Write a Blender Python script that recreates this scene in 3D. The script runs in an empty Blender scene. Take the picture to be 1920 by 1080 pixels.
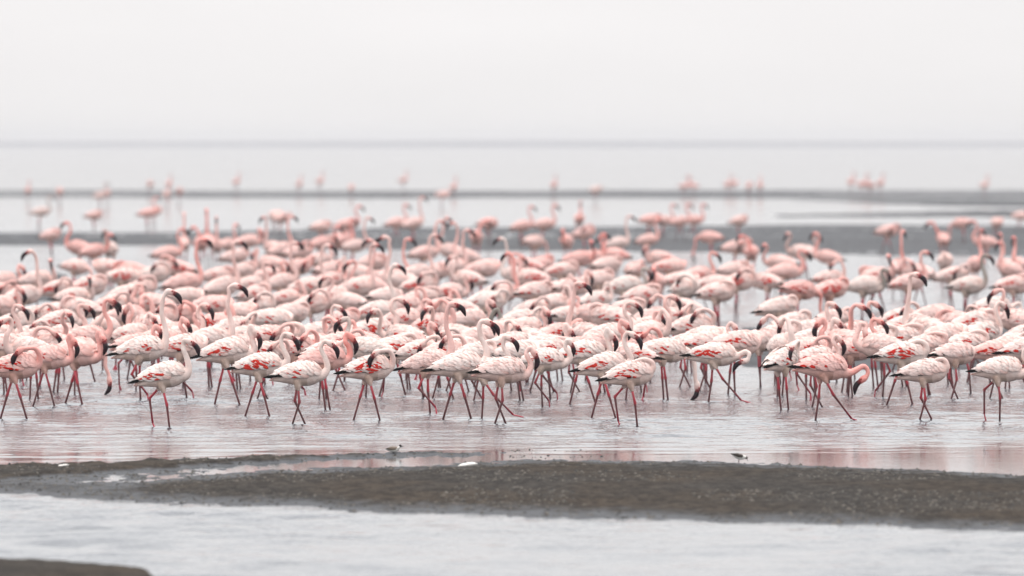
import bpy, math, random
import numpy as np
from mathutils import Vector, Matrix

random.seed(7)
rng = np.random.RandomState(7)
S = bpy.context.scene
COL = S.collection

# ------------------------------------------------------------------ camera
FPX = 400.0 / 36.0 * 1920.0        # focal length in pixels of the 1920 wide photograph
HCAM = 2.28                        # lens height above the water
HOR = 265.0                        # picture row of the horizon
cam_d = bpy.data.cameras.new('camera')
cam_d.lens = 400.0
cam_d.sensor_width = 36.0
cam_d.clip_start = 1.0
cam_d.clip_end = 60000.0
cam_d.dof.use_dof = True
cam_d.dof.focus_distance = 91.0
cam_d.dof.aperture_fstop = 4.7
cam_d.dof.aperture_blades = 0
cam = bpy.data.objects.new('camera', cam_d)
cam.location = (0, 0, HCAM)
cam.rotation_euler = (math.pi / 2 - math.atan((540.0 - HOR) / FPX), 0, 0)
COL.objects.link(cam)
S.camera = cam

# ------------------------------------------------------------------ sky
SUN_EL, SUN_AZ = math.radians(74), math.radians(318)     # almost overhead behind the cloud, a little beyond the birds
W = bpy.data.worlds.new('World')
S.world = W
W.use_nodes = True
nt = W.node_tree
for n in list(nt.nodes):
    nt.nodes.remove(n)
out = nt.nodes.new('ShaderNodeOutputWorld')
bg = nt.nodes.new('ShaderNodeBackground')
sky = nt.nodes.new('ShaderNodeTexSky')
sky.sky_type = 'NISHITA'
sky.sun_disc = False
sky.sun_elevation = SUN_EL
sky.sun_rotation = SUN_AZ
sky.dust_density = 4.0
skys = nt.nodes.new('ShaderNodeVectorMath'); skys.operation = 'SCALE'
skys.inputs['Scale'].default_value = 0.10
nt.links.new(sky.outputs[0], skys.inputs[0])
tc = nt.nodes.new('ShaderNodeTexCoord')
sep = nt.nodes.new('ShaderNodeSeparateXYZ')
nt.links.new(tc.outputs['Generated'], sep.inputs[0])
ramp = nt.nodes.new('ShaderNodeValToRGB')                 # an overcast sky: the zenith about twice the horizon
ramp.color_ramp.interpolation = 'LINEAR'
e = ramp.color_ramp.elements
e[0].position = 0.0; e[0].color = (0.905, 0.885, 0.885, 1)
e[1].position = 1.0; e[1].color = (2.92, 2.92, 2.96, 1)
nt.links.new(sep.outputs[2], ramp.inputs[0])
mx = nt.nodes.new('ShaderNodeMix'); mx.data_type = 'RGBA'
mx.inputs[0].default_value = 0.9
nt.links.new(skys.outputs[0], mx.inputs[6])
cmap = nt.nodes.new('ShaderNodeMapping')
cmap.inputs['Scale'].default_value = (5, 5, 26)
nt.links.new(tc.outputs['Generated'], cmap.inputs[0])
cn = nt.nodes.new('ShaderNodeTexNoise')                    # faint unevenness of the cloud layer
cn.inputs['Scale'].default_value = 2.2; cn.inputs['Detail'].default_value = 4
nt.links.new(cmap.outputs[0], cn.inputs['Vector'])
cr = nt.nodes.new('ShaderNodeMapRange')
cr.inputs[1].default_value = 0.3; cr.inputs[2].default_value = 0.7; cr.inputs[3].default_value = 0.955; cr.inputs[4].default_value = 1.045
nt.links.new(cn.outputs[0], cr.inputs[0])
cs_ = nt.nodes.new('ShaderNodeVectorMath'); cs_.operation = 'SCALE'
nt.links.new(ramp.outputs[0], cs_.inputs[0]); nt.links.new(cr.outputs[0], cs_.inputs['Scale'])
nt.links.new(cs_.outputs[0], mx.inputs[7])
nt.links.new(mx.outputs[2], bg.inputs[0])
bg.inputs[1].default_value = 1.0
nt.links.new(bg.outputs[0], out.inputs[0])

sun_d = bpy.data.lights.new('sun', 'SUN')
sun_d.energy = 1.5
sun_d.angle = math.radians(24)
sun_d.color = (1.0, 0.945, 0.875)
sun = bpy.data.objects.new('sun', sun_d)
sdir = Vector((math.sin(SUN_AZ) * math.cos(SUN_EL), math.cos(SUN_AZ) * math.cos(SUN_EL), math.sin(SUN_EL)))
sun.rotation_euler = sdir.to_track_quat('Z', 'Y').to_euler()
COL.objects.link(sun)

vs = S.view_settings
vs.view_transform = 'Standard'
vs.look = 'None'
vs.exposure = 0.11
vs.gamma = 1.0
vs.use_curve_mapping = False
S.cycles.max_bounces = 8
S.cycles.diffuse_bounces = 4
S.cycles.glossy_bounces = 3
S.cycles.sample_clamp_indirect = 6.0

# ------------------------------------------------------------------ helpers
def link(o):
    COL.objects.link(o)
    return o

def sm(a, b, x):
    t = np.clip((x - a) / (b - a), 0, 1)
    return t * t * (3 - 2 * t)

_T = rng.rand(256, 256)
def vnoise(x, y):
    x = np.asarray(x, float); y = np.asarray(y, float)
    xi = np.floor(x).astype(int); yi = np.floor(y).astype(int)
    fx = x - xi; fy = y - yi
    fx = fx * fx * (3 - 2 * fx); fy = fy * fy * (3 - 2 * fy)
    a = _T[xi & 255, yi & 255]; b = _T[(xi + 1) & 255, yi & 255]
    c = _T[xi & 255, (yi + 1) & 255]; d = _T[(xi + 1) & 255, (yi + 1) & 255]
    return (a * (1 - fx) + b * fx) * (1 - fy) + (c * (1 - fx) + d * fx) * fy

def fbm(x, y, o=4):
    s = 0; a = 0.5; n = 0
    for i in range(o):
        s = s + a * vnoise(x * 2 ** i + 17.3 * i, y * 2 ** i + 9.1 * i)
        n += a; a *= 0.55
    return s / n

def ground_at(px, py):                       # a point of the water surface from where the photograph shows it
    Y = FPX * HCAM / (py - HOR)
    return ((px - 960.0) / FPX * Y, Y)

class Mat:
    def __init__(s, name):
        s.m = bpy.data.materials.new(name); s.m.use_nodes = True
        s.t = s.m.node_tree; s.b = s.t.nodes['Principled BSDF']
    def n(s, kind, **kw):
        o = s.t.nodes.new('ShaderNode' + kind)
        for k, v in kw.items():
            setattr(o, k, v)
        return o
    def l(s, a, b):
        s.t.links.new(a, b)
    def val(s, sock, v):
        if hasattr(v, 'is_output'):
            s.l(v, sock)
        else:
            sock.default_value = v
    def math(s, op, a, b=0.0, clamp=False):
        o = s.n('Math', operation=op, use_clamp=clamp)
        s.val(o.inputs[0], a); s.val(o.inputs[1], b)
        return o.outputs[0]
    def mix(s, f, a, b, mode='MIX'):
        o = s.n('Mix', data_type='RGBA', blend_type=mode)
        s.val(o.inputs[0], f); s.val(o.inputs[6], a); s.val(o.inputs[7], b)
        return o.outputs[2]
    def rng(s, v, a, b, c=0.0, d=1.0, smooth=True):
        o = s.n('MapRange'); o.interpolation_type = 'SMOOTHSTEP' if smooth else 'LINEAR'
        s.val(o.inputs[0], v)
        for i, q in enumerate((a, b, c, d)):
            o.inputs[i + 1].default_value = q
        return o.outputs[0]
    def noise(s, vec, scale, detail=3, rough=0.55, dist=0.0):
        o = s.n('TexNoise')
        if vec is not None:
            s.l(vec, o.inputs['Vector'])
        o.inputs['Scale'].default_value = scale; o.inputs['Detail'].default_value = detail
        o.inputs['Roughness'].default_value = rough; o.inputs['Distortion'].default_value = dist
        return o.outputs[0]
    def mapping(s, vec, scale):
        o = s.n('Mapping'); s.l(vec, o.inputs[0]); o.inputs['Scale'].default_value = scale
        return o.outputs[0]
    def bump(s, h, strength, dist, normal=None):
        o = s.n('Bump'); s.val(o.inputs['Strength'], strength); o.inputs['Distance'].default_value = dist
        s.l(h, o.inputs['Height'])
        if normal is not None:
            s.l(normal, o.inputs['Normal'])
        return o.outputs[0]

# ------------------------------------------------------------------ materials
def mat_plumage():
    M = Mat('plumage')
    att = M.n('Attribute', attribute_name='Col')
    oi = M.n('ObjectInfo')
    sp = M.n('SeparateColor'); M.l(oi.outputs['Color'], sp.inputs[0])
    pink, grey = sp.outputs[0], sp.outputs[1]
    mask = att.outputs['Alpha']
    # pigment: how pink the bird is, strongest on neck and head
    f = M.math('MULTIPLY', pink, M.math('ADD', 0.58, M.math('MULTIPLY', mask, 0.42)), True)
    c = M.mix(f, att.outputs['Color'], M.mix(1.0, att.outputs['Color'], (1.0, 0.48, 0.46, 1), 'MULTIPLY'))
    geo = M.n('TexCoord')
    st = M.mapping(geo.outputs['Object'], (14, 40, 40))
    n1 = M.noise(st, 1.0, 4, 0.6)
    tone = M.rng(n1, 0.3, 0.72, 0.0, 1.0)
    c = M.mix(M.math('MULTIPLY', tone, 0.26), c, M.mix(1.0, c, (0.88, 0.73, 0.68, 1), 'MULTIPLY'))
    c = M.mix(M.math('MULTIPLY', grey, M.math('ADD', 0.16, M.math('MULTIPLY', mask, 0.8)), True), c, (0.17, 0.165, 0.145, 1))
    M.l(c, M.b.inputs['Base Color'])
    M.b.inputs['Roughness'].default_value = 0.75
    M.b.inputs['Specular IOR Level'].default_value = 0.08
    fine = M.noise(M.mapping(geo.outputs['Object'], (45, 110, 110)), 1.0, 3, 0.6)
    M.l(M.bump(fine, 0.6, 0.008), M.b.inputs['Normal'])
    return M.m

def mat_vcol(name, rough, spec, legmix=False):
    M = Mat(name)
    att = M.n('Attribute', attribute_name='Col')
    c = att.outputs['Color']
    if legmix:
        oi = M.n('ObjectInfo')
        sp = M.n('SeparateColor'); M.l(oi.outputs['Color'], sp.inputs[0])
        c = M.mix(sp.outputs[2], c, (0.055, 0.036, 0.033, 1))
    geo = M.n('TexCoord')
    n1 = M.noise(geo.outputs['Object'], 60, 3)
    c = M.mix(M.math('MULTIPLY', n1, 0.5), c, M.mix(1.0, c, (0.6, 0.55, 0.55, 1), 'MULTIPLY'))
    M.l(c, M.b.inputs['Base Color'])
    M.b.inputs['Roughness'].default_value = rough
    M.b.inputs['Specular IOR Level'].default_value = spec
    return M.m

def mat_mud():
    M = Mat('lake_mud')
    g = M.n('NewGeometry')
    P = g.outputs['Position']
    z = M.n('SeparateXYZ'); M.l(P, z.inputs[0])
    big = M.noise(M.mapping(P, (0.8, 0.22, 1)), 1.0, 4)
    mid = M.noise(M.mapping(P, (13, 3.2, 13)), 1.0, 5, 0.65)
    fine = M.noise(M.mapping(P, (38, 12, 38)), 1.0, 5, 0.7)
    dry = M.mix(M.rng(big, 0.38, 0.66), (0.037, 0.0325, 0.0285, 1), (0.044, 0.034, 0.0255, 1))
    dry = M.mix(M.rng(mid, 0.38, 0.62), dry, M.mix(1.0, dry, (0.42, 0.42, 0.43, 1), 'MULTIPLY'))
    dry = M.mix(M.math('MULTIPLY', M.rng(fine, 0.45, 0.75), 0.55), dry, M.mix(1.0, dry, (0.5, 0.5, 0.5, 1), 'MULTIPLY'))
    dry = M.mix(M.math('MULTIPLY', M.rng(fine, 0.5, 0.3), 0.35), dry, (0.085, 0.075, 0.064, 1))
    wet = M.mix(mid, (0.012, 0.014, 0.019, 1), (0.020, 0.022, 0.026, 1))
    zz = M.math('ADD', z.outputs[2], M.math('MULTIPLY', M.math('SUBTRACT', mid, 0.5), 0.012))
    w = M.rng(zz, 0.006, 0.024)
    M.l(M.mix(w, wet, dry), M.b.inputs['Base Color'])
    M.l(M.rng(w, 0, 1, 0.58, 0.92, False), M.b.inputs['Roughness'])
    M.l(M.rng(w, 0, 1, 0.20, 0.04, False), M.b.inputs['Specular IOR Level'])
    b1 = M.bump(mid, 0.5, 0.03)
    M.l(M.bump(fine, 0.6, 0.012, b1), M.b.inputs['Normal'])
    return M.m

def mat_water():
    M = Mat('lake_water')
    g = M.n('NewGeometry')
    P = g.outputs['Position']
    s = M.n('SeparateXYZ'); M.l(P, s.inputs[0])
    X, Y = s.outputs[0], s.outputs[1]
    M.b.inputs['Base Color'].default_value = (0.050, 0.058, 0.068, 1)
    M.b.inputs['Roughness'].default_value = 0.06
    M.b.inputs['IOR'].default_value = 1.333
    # still film of water along the far side of the mud bank, ripples out on the lake
    # the bank's edge runs from Y 79 (left) to Y 81 (right); the film is a few metres wide
    wob = M.math('MULTIPLY', M.math('SUBTRACT', M.noise(M.mapping(P, (0.5, 0.25, 1)), 1.0, 3), 0.5), 3.0)
    yy = M.math('ADD', Y, wob)
    off = M.math('MULTIPLY', X, -0.45)
    yo = M.math('ADD', yy, M.math('MULTIPLY', off, 0.4))
    film = M.math('SUBTRACT', 1.0, M.rng(yo, 83.2, 87.5))
    near = M.rng(Y, 73.5, 76.5)
    film = M.math('MULTIPLY', film, near)
    wind = M.rng(M.noise(M.mapping(P, (0.30, 0.07, 1)), 1.0, 3), 0.28, 0.7, 0.5, 1.3)
    amp = M.math('MULTIPLY', wind, M.rng(film, 0, 1, 1.0, 0.06, False))
    far = M.rng(Y, 150, 185)                       # beyond the modelled wavelets the relief is only texture
    fade = M.rng(Y, 180, 420, 1.0, 0.04)
    h1 = M.noise(M.mapping(P, (3.6, 1.35, 1)), 1.0, 2, 0.5, 0.6)
    h2 = M.noise(M.mapping(P, (13.0, 5.0, 1)), 1.0, 3, 0.6, 0.5)
    b1 = M.bump(h1, M.math('MULTIPLY', amp, M.math('MULTIPLY', far, fade)), 0.20)
    b2 = M.bump(h2, M.math('MULTIPLY', amp, fade), 0.022, b1)
    M.l(b2, M.b.inputs['Normal'])
    return M.m

PLUME = mat_plumage()
LEG = mat_vcol('leg_skin', 0.5, 0.4, True)
HORN = mat_vcol('bill_horn', 0.36, 0.22)
EYE = mat_vcol('eye_surface', 0.15, 0.6)
MUD = mat_mud()
WATER = mat_water()

# ------------------------------------------------------------------ the lake
def interp(x, pts):
    p = np.array(pts, float)
    return np.interp(x, p[:, 0], p[:, 1])

def elevation(px, py, X, Y):
    n_e = (fbm(X * 2.2, Y * 0.55, 4) - 0.5)
    n_f = (fbm(X * 9, Y * 3.0, 3) - 0.5)
    z = np.full(px.shape, -0.05)
    def bar(ins, h, wid):
        return -0.05 + (h + 0.05) * sm(-wid, wid, ins)
    # main bank in front of the flock
    low = interp(px, [(-900, 890), (0, 921), (270, 938), (600, 951), (960, 963), (1400, 977), (1920, 991), (2900, 1020)])
    up = interp(px, [(-900, 905), (0, 905), (250, 905), (330, 899), (450, 889), (600, 881), (800, 875), (960, 867), (1200, 865), (1400, 871), (1600, 879), (1920, 893), (2900, 935)])
    ins = np.minimum(py - up, low - py) + n_e * 9 + n_f * 4
    crown = 0.012 + 0.034 * sm(0, 34, ins) * sm(120, 420, px)
    z = np.maximum(z, -0.05 + (crown + 0.05) * sm(-26, 6, ins) )
    # strip of black mud along its foot, in the near water
    ins = np.minimum(py - up, low + 9 - py) + n_e * 9 + n_f * 9
    z = np.maximum(z, bar(ins, 0.004, 8))
    # narrow spit behind it
    mid = interp(px, [(-900, 930), (0, 890), (200, 879), (400, 869), (520, 862), (640, 857), (800, 853), (960, 850), (1010, 849)])
    hw = interp(px, [(-900, 14), (0, 13), (250, 11), (450, 7), (640, 5.0), (800, 5.0), (940, 3.5), (1000, 0), (1040, -12)])
    ins = hw - np.abs(py - mid) + n_e * 5 + n_f * 7
    z = np.maximum(z, bar(ins, 0.022 * sm(900, 300, px) + 0.010, 6) + 0.010 * n_f * sm(-2, 3, ins))
    # wet hollow between the two: barely awash
    ins = np.minimum(py - mid, low - py)
    hol = -0.008 + 0.012 * sm(600, 150, px) + 0.016 * n_f + 0.010 * n_e
    z = np.where(ins > 0, np.maximum(z, hol - 0.03 * sm(700, 1020, px)), z)
    # corner of another bank, nearest the camera
    upc = interp(px, [(-900, 1030), (0, 1051), (120, 1057), (230, 1066), (275, 1073), (300, 1100), (340, 1300), (2900, 1500)])
    ins = py - upc + n_e * 3
    z = np.maximum(z, bar(ins, 0.035, 7))
    # mud behind the front birds on the right
    ins = np.minimum(np.minimum(py - 612, interp(px, [(1380, 690), (1640, 697), (1900, 694)]) - py), np.minimum(px - 1390, 2100 - px) * 0.3) + n_e * 10
    z = np.maximum(z, bar(ins, 0.009, 4))
    # far flats, with pools left standing on them
    n_far = fbm(X * .10 + 11, Y * .045, 4) - .5
    pool = .016 * sm(.50, .66, fbm(X * .035 + 3, Y * .13, 3))
    l2 = interp(px, [(-900, 452), (0, 459), (330, 461), (800, 470), (1300, 475), (1920, 478), (2900, 478)])
    u2 = interp(px, [(-900, 438), (0, 438), (330, 436), (800, 427), (1300, 425), (1920, 425), (2900, 425)])
    ins = np.minimum(py - u2, l2 - py) + n_far * 13 + 1.5
    z = np.maximum(z, bar(ins, 0.009, 2) - pool * .45)
    ins = np.minimum(np.minimum(py - 482, 503 - py), (340 - px) * 0.2) + n_far * 12
    z = np.maximum(z, bar(ins, 0.007, 3) - pool * .7)
    ins = np.minimum(np.minimum(py - 511, 566 - py), (135 - px) * 0.3) + n_e * 8
    z = np.maximum(z, bar(ins, 0.008, 3))
    l1 = interp(px, [(-900, 371), (0, 371), (1400, 373), (1560, 377), (1800, 386), (2900, 392)])
    ins = np.minimum(py - 356, l1 + 2 - py) + n_far * 6 + .5
    z = np.maximum(z, bar(ins, 0.009, 1.5) - pool * .8)
    ins = np.minimum(py - interp(px, [(1500, 402), (1700, 397), (1900, 392), (2900, 386)]), 408 - py) + n_e * 3
    z = np.maximum(z, np.where(px > 1450, bar(ins, 0.009, 1.5), -0.05))
    z = z + np.where(z > 0.0, 0.014 * n_f + 0.007 * n_e, 0)
    return z

def build_ground():
    rows = [np.linspace(15, 54, 14), np.arange(55, 66, 0.2), np.arange(66, 86, 0.08), np.arange(86, 126, 0.4)]
    y = [126.0]
    while y[-1] < 620:
        y.append(y[-1] * 1.0065)
    while y[-1] < 30000:
        y.append(y[-1] * 1.12)
    Ys = np.concatenate(rows + [np.array(y)])
    u = np.concatenate([-np.geomspace(1.2, 0.052, 36), np.linspace(-0.05, 0.05, 430), np.geomspace(0.052, 1.2, 36)])
    YY, UU = np.meshgrid(Ys, u, indexing='ij')
    XX = YY * UU
    px = 960 + FPX * UU; py = HOR + FPX * HCAM / YY
    ZZ = elevation(np.clip(px, -900, 2900), py, XX, YY)
    nr, nc = YY.shape
    co = np.stack([XX, YY, ZZ], -1).reshape(-1, 3).astype(np.float32)
    idx = np.arange(nr * nc).reshape(nr, nc)
    f = np.stack([idx[:-1, :-1], idx[:-1, 1:], idx[1:, 1:], idx[1:, :-1]], -1).reshape(-1, 4)
    me = bpy.data.meshes.new('ground')
    me.vertices.add(len(co)); me.vertices.foreach_set('co', co.ravel())
    me.loops.add(f.size); me.loops.foreach_set('vertex_index', f.ravel().astype(np.int32))
    me.polygons.add(len(f))
    me.polygons.foreach_set('loop_start', np.arange(0, f.size, 4, dtype=np.int32))
    me.polygons.foreach_set('use_smooth', np.ones(len(f), bool))
    me.update(calc_edges=True)
    me.materials.append(MUD)
    o = link(bpy.data.objects.new('ground', me))
    o['kind'] = 'structure'
    return o

GROUND = build_ground()

def build_clods():
    M = Mat('mud_clod')
    g = M.n('NewGeometry')
    n = M.rng(M.noise(M.mapping(g.outputs['Position'], (20, 20, 20)), 1.0, 3), .42, .62)
    M.l(M.mix(n, (0.008, 0.007, 0.006, 1), (0.085, 0.072, 0.058, 1)), M.b.inputs['Base Color'])
    M.b.inputs['Roughness'].default_value = 0.85
    r = np.random.RandomState(3)
    N = 26000
    px = r.uniform(-150, 2070, N); py = r.uniform(846, 992, N)
    Y = FPX * HCAM / (py - HOR); X = (px - 960) / FPX * Y
    z = elevation(px, py, X, Y)
    keep = (z > 0.0) & ((vnoise(X * 1.3, Y * .5) > .35) | (z < .014))
    X, Y, z = X[keep], Y[keep], z[keep]
    sz = 0.0028 + 0.0105 * r.rand(len(X)) ** 3.2
    fx = 955 + 175 * r.rand(90) ** 1.6; fy = np.where(r.rand(90) < .6, 846, 857) + r.normal(0, 1.6, 90)      # crumbs in the still film beyond the spit
    FY = FPX * HCAM / (fy - HOR)
    X = np.concatenate([X, (fx - 960) / FPX * FY]); Y = np.concatenate([Y, FY]); z = np.concatenate([z, np.full(90, .002)])
    sz = np.concatenate([sz, .0018 + .006 * r.rand(90) ** 3])
    tpl = np.array([(1, 0, 0), (0, 1, 0), (-1, 0, 0), (0, -1, 0), (0, 0, 1)], float)
    v = np.empty((len(X), 5, 3))
    for k in range(5):
        j = r.uniform(.6, 1.4, (len(X), 3))
        v[:, k, 0] = X + tpl[k, 0] * sz * j[:, 0] * 1.5
        v[:, k, 1] = Y + tpl[k, 1] * sz * j[:, 1] * 2
        v[:, k, 2] = z - .002 + tpl[k, 2] * sz * j[:, 2]
    q = np.array([(0, 1, 4), (1, 2, 4), (2, 3, 4), (3, 0, 4)])
    f = (np.arange(len(X)) * 5)[:, None, None] + q[None]
    me = bpy.data.meshes.new('mud_clods')
    me.from_pydata(v.reshape(-1, 3).tolist(), [], f.reshape(-1, 3).tolist())
    me.materials.append(M.m)
    o = link(bpy.data.objects.new('mud_clods', me)); o.parent = GROUND; o['kind'] = 'stuff'
build_clods()

def sheet(name, XX, YY, ZZ, mat):
    nr, nc = YY.shape
    co = np.stack([XX, YY, ZZ], -1).reshape(-1, 3).astype(np.float32)
    idx = np.arange(nr * nc).reshape(nr, nc)
    f = np.stack([idx[:-1, :-1], idx[:-1, 1:], idx[1:, 1:], idx[1:, :-1]], -1).reshape(-1, 4)
    me = bpy.data.meshes.new(name)
    me.vertices.add(len(co)); me.vertices.foreach_set('co', co.ravel())
    me.loops.add(f.size); me.loops.foreach_set('vertex_index', f.ravel().astype(np.int32))
    me.polygons.add(len(f))
    me.polygons.foreach_set('loop_start', np.arange(0, f.size, 4, dtype=np.int32))
    me.polygons.foreach_set('use_smooth', np.ones(len(f), bool))
    me.update(calc_edges=True)
    me.materials.append(mat)
    o = link(bpy.data.objects.new(name, me)); o['kind'] = 'structure'
    return o

def build_water():
    Ys = np.concatenate([[-60, 10, 40], np.arange(52, 74, .08), np.arange(74, 82, .25), np.arange(82, 125, .07), np.arange(125, 185, .12), np.geomspace(186, 40000, 30)])
    u = np.concatenate([-np.geomspace(1.3, .056, 26), np.linspace(-.054, .054, 300), np.geomspace(.056, 1.3, 26)])
    YY, UU = np.meshgrid(Ys, u, indexing='ij')
    XX = np.where(YY > 40, YY, 40) * UU
    px = np.clip(960 + FPX * UU, -900, 2900); py = HOR + FPX * HCAM / np.maximum(YY, 40)
    r = np.random.RandomState(5)
    Z = np.zeros_like(XX)
    for k in range(34):
        lam = 0.26 * (1.15 / 0.26) ** r.rand()
        th = r.normal(0, .62)
        kx, ky = 2 * math.pi / lam * math.sin(th), 2 * math.pi / lam * math.cos(th)
        Z += (lam ** 1.15) * np.sin(kx * XX + ky * YY + r.uniform(0, 6.28))
    Z *= 0.0022
    Zl = np.zeros_like(XX)                           # a longer chop on the near side of the bank
    for k in range(16):
        lam = r.uniform(.4, .95); th = r.normal(0, .5)
        kx, ky = 2 * math.pi / lam * math.sin(th), 2 * math.pi / lam * math.cos(th)
        Zl += lam * np.sin(kx * XX + ky * YY + r.uniform(0, 6.28))
    Z = np.where(YY < 75, Z * 1.25 + Zl * .0006, Z)
    depth = -elevation(px, py, XX, YY)
    shore = sm(.004, .034, depth)
    film = 1 - sm(82.5, 88.0, YY - .18 * XX + 3.0 * (fbm(XX * .5, YY * .25, 3) - .5))
    film = film * sm(72, 76, YY) * (.72 + .28 * sm(-2.6, .2, XX))
    gust = .45 + 1.0 * sm(.30, .68, fbm(XX * .35 + 7, YY * .09, 3))
    amp = shore * (1 - .985 * film) * gust * sm(186, 150, YY) * sm(45, 52, YY)
    amp = amp * np.where(YY < 75, 1.25, 1.0) * (np.abs(UU) < .055)
    Z = Z * amp
    for b in birds:                                  # rings where the nearest birds' legs part the surface
        if b['y'] > 648:
            sc = (b['y'] - HOR) / (HCAM - .42)
            bx, by = (b['x'] - 960) / sc, FPX / sc
            i0, i1 = np.searchsorted(Ys, by - 1.3), np.searchsorted(Ys, by + 1.3)
            for dx in (-.07, .06):
                rr = np.hypot(XX[i0:i1] - bx - dx, YY[i0:i1] - by)
                Z[i0:i1] += .0065 * np.exp(-rr / .36) * np.cos(rr * 2 * math.pi / .24) * sm(1.2, .6, rr)
    return sheet('water', XX, YY, Z, WATER)

def build_far_shore():
    M = Mat('far_shore_land')
    M.b.inputs['Base Color'].default_value = (0.15, 0.15, 0.165, 1)
    M.b.inputs['Roughness'].default_value = 1.0
    xs = np.linspace(-1480, 1480, 90)
    v, f = [], []
    for i, x in enumerate(xs):
        h = 1.4 + 1.3 * float(vnoise(x * 0.006, 3.3))
        v += [(x, 5000, -0.3), (x, 5004, h * 0.8), (x, 5040, h), (x, 5160, -0.3)]
    for i in range(len(xs) - 1):
        a = i * 4
        for k in range(3):
            f.append((a + k, a + 4 + k, a + 5 + k, a + 1 + k))
    me = bpy.data.meshes.new('far_shore'); me.from_pydata(v, [], f); me.materials.append(M.m)
    o = link(bpy.data.objects.new('far_shore', me)); o['kind'] = 'structure'
build_far_shore()

# ------------------------------------------------------------------ flamingo building
class MB:
    def __init__(s):
        s.v = []; s.f = []; s.c = []; s.m = []
    def tube(s, pts, rad, cols, seg=8, rad2=None, up=None, cap=True, mat=0):
        """loft of ellipses through pts; rad across, rad2 in the bending plane"""
        P = [Vector(p) for p in pts]; n = len(P); base = len(s.v)
        rad2 = rad2 or rad
        upv = Vector(up) if up else Vector((0, 1, 0))
        for i in range(n):
            t = (P[min(i + 1, n - 1)] - P[max(i - 1, 0)]).normalized()
            a = upv - t * upv.dot(t)
            a = a.normalized() if a.length > 1e-4 else t.orthogonal().normalized()
            b = t.cross(a)
            for k in range(seg):
                th = 2 * math.pi * k / seg
                s.v.append(P[i] + a * (math.cos(th) * rad[i]) + b * (math.sin(th) * rad2[i]))
                s.c.append(cols[i])
        for i in range(n - 1):
            for k in range(seg):
                k2 = (k + 1) % seg
                s.f.append((base + i * seg + k, base + i * seg + k2, base + (i + 1) * seg + k2, base + (i + 1) * seg + k)); s.m.append(mat)
        if cap:
            s.f.append(tuple(base + k for k in reversed(range(seg)))); s.m.append(mat)
            s.f.append(tuple(base + (n - 1) * seg + k for k in range(seg))); s.m.append(mat)
    def ball(s, c, ax, r, col, nu=10, nv=7, mat=0):
        """ellipsoid; ax three unit vectors, r three radii"""
        base = len(s.v); c = Vector(c)
        s.v.append(c + ax[2] * r[2]); s.c.append(col)
        for j in range(1, nv):
            ph = math.pi * j / nv
            for i in range(nu):
                th = 2 * math.pi * i / nu
                s.v.append(c + ax[0] * (r[0] * math.sin(ph) * math.cos(th)) + ax[1] * (r[1] * math.sin(ph) * math.sin(th)) + ax[2] * (r[2] * math.cos(ph)))
                s.c.append(col)
        s.v.append(c - ax[2] * r[2]); s.c.append(col)
        last = len(s.v) - 1
        for i in range(nu):
            s.f.append((base, base + 1 + i, base + 1 + (i + 1) % nu)); s.m.append(mat)
            for j in range(nv - 2):
                a = base + 1 + j * nu + i; b = base + 1 + j * nu + (i + 1) % nu
                s.f.append((a, a + nu, b + nu, b)); s.m.append(mat)
            a = base + 1 + (nv - 2) * nu
            s.f.append((a + i, last, a + (i + 1) % nu)); s.m.append(mat)
    def mesh(s, name, mats, smooth=True):
        me = bpy.data.meshes.new(name)
        me.from_pydata([tuple(p) for p in s.v], [], s.f)
        at = me.attributes.new('Col', 'FLOAT_COLOR', 'POINT')
        at.data.foreach_set('color', np.array(s.c, np.float32).ravel())
        for m in mats:
            me.materials.append(m)
        me.polygons.foreach_set('material_index', np.array(s.m, np.int32))
        me.polygons.foreach_set('use_smooth', np.full(len(me.polygons), smooth))
        me.update()
        return me

def catmull(pts, n):
    P = [Vector(p) for p in pts]
    P = [P[0] * 2 - P[1]] + P + [P[-1] * 2 - P[-2]]
    res = []
    m = len(P) - 3
    for i in range(n):
        t = i / (n - 1) * m
        k = min(int(t), m - 1); t -= k
        a, b, c, d = P[k:k + 4]
        res.append(0.5 * ((2 * b) + (c - a) * t + (2 * a - 5 * b + 4 * c - d) * t * t + (3 * b - a - 3 * c + d) * t ** 3))
    return res

WHITE = (0.755, 0.665, 0.618, 0.0)
BZ = 0.42                                           # height of the middle of the trunk
# trunk: x, height of axis above BZ, half height, half width
TR = np.array([(-.315, -.052, .006, .014), (-.25, -.044, .020, .030), (-.20, -.034, .040, .048), (-.14, -.018, .068, .070), (-.07, -.005, .093, .089),
               (.0, .0, .107, .101), (.07, .002, .109, .104), (.13, .004, .095, .092), (.175, .008, .068, .069), (.207, .012, .032, .034)])
# the folded wings lie on a fuller form that runs on past the tail
WG = np.array([(-.37, -.040, .014, .014), (-.33, -.036, .025, .026), (-.29, -.030, .034, .036), (-.25, -.024, .047, .048), (-.20, -.014, .064, .063), (-.14, -.004, .084, .081), (-.07, .004, .102, .096),
               (.0, .006, .114, .108), (.07, .007, .115, .111), (.13, .008, .103, .100), (.175, .010, .077, .077), (.213, .012, .036, .038)])
TR *= .885; WG *= .885

def surf(x, ang, off, side, tab=WG):
    zc = np.interp(x, tab[:, 0], tab[:, 1]); hh = np.interp(x, tab[:, 0], tab[:, 2]); hw = np.interp(x, tab[:, 0], tab[:, 3])
    sn, cs = math.sin(ang), math.cos(ang)
    return Vector((x, side * (hw + off) * sn, BZ + zc + (hh + off) * cs))

def pitched(v, pitch):
    c, s_ = math.cos(pitch), math.sin(pitch)
    x, z = v.x, v.z - BZ
    return Vector((x * c - z * s_, v.y, BZ + x * s_ + z * c))

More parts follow.
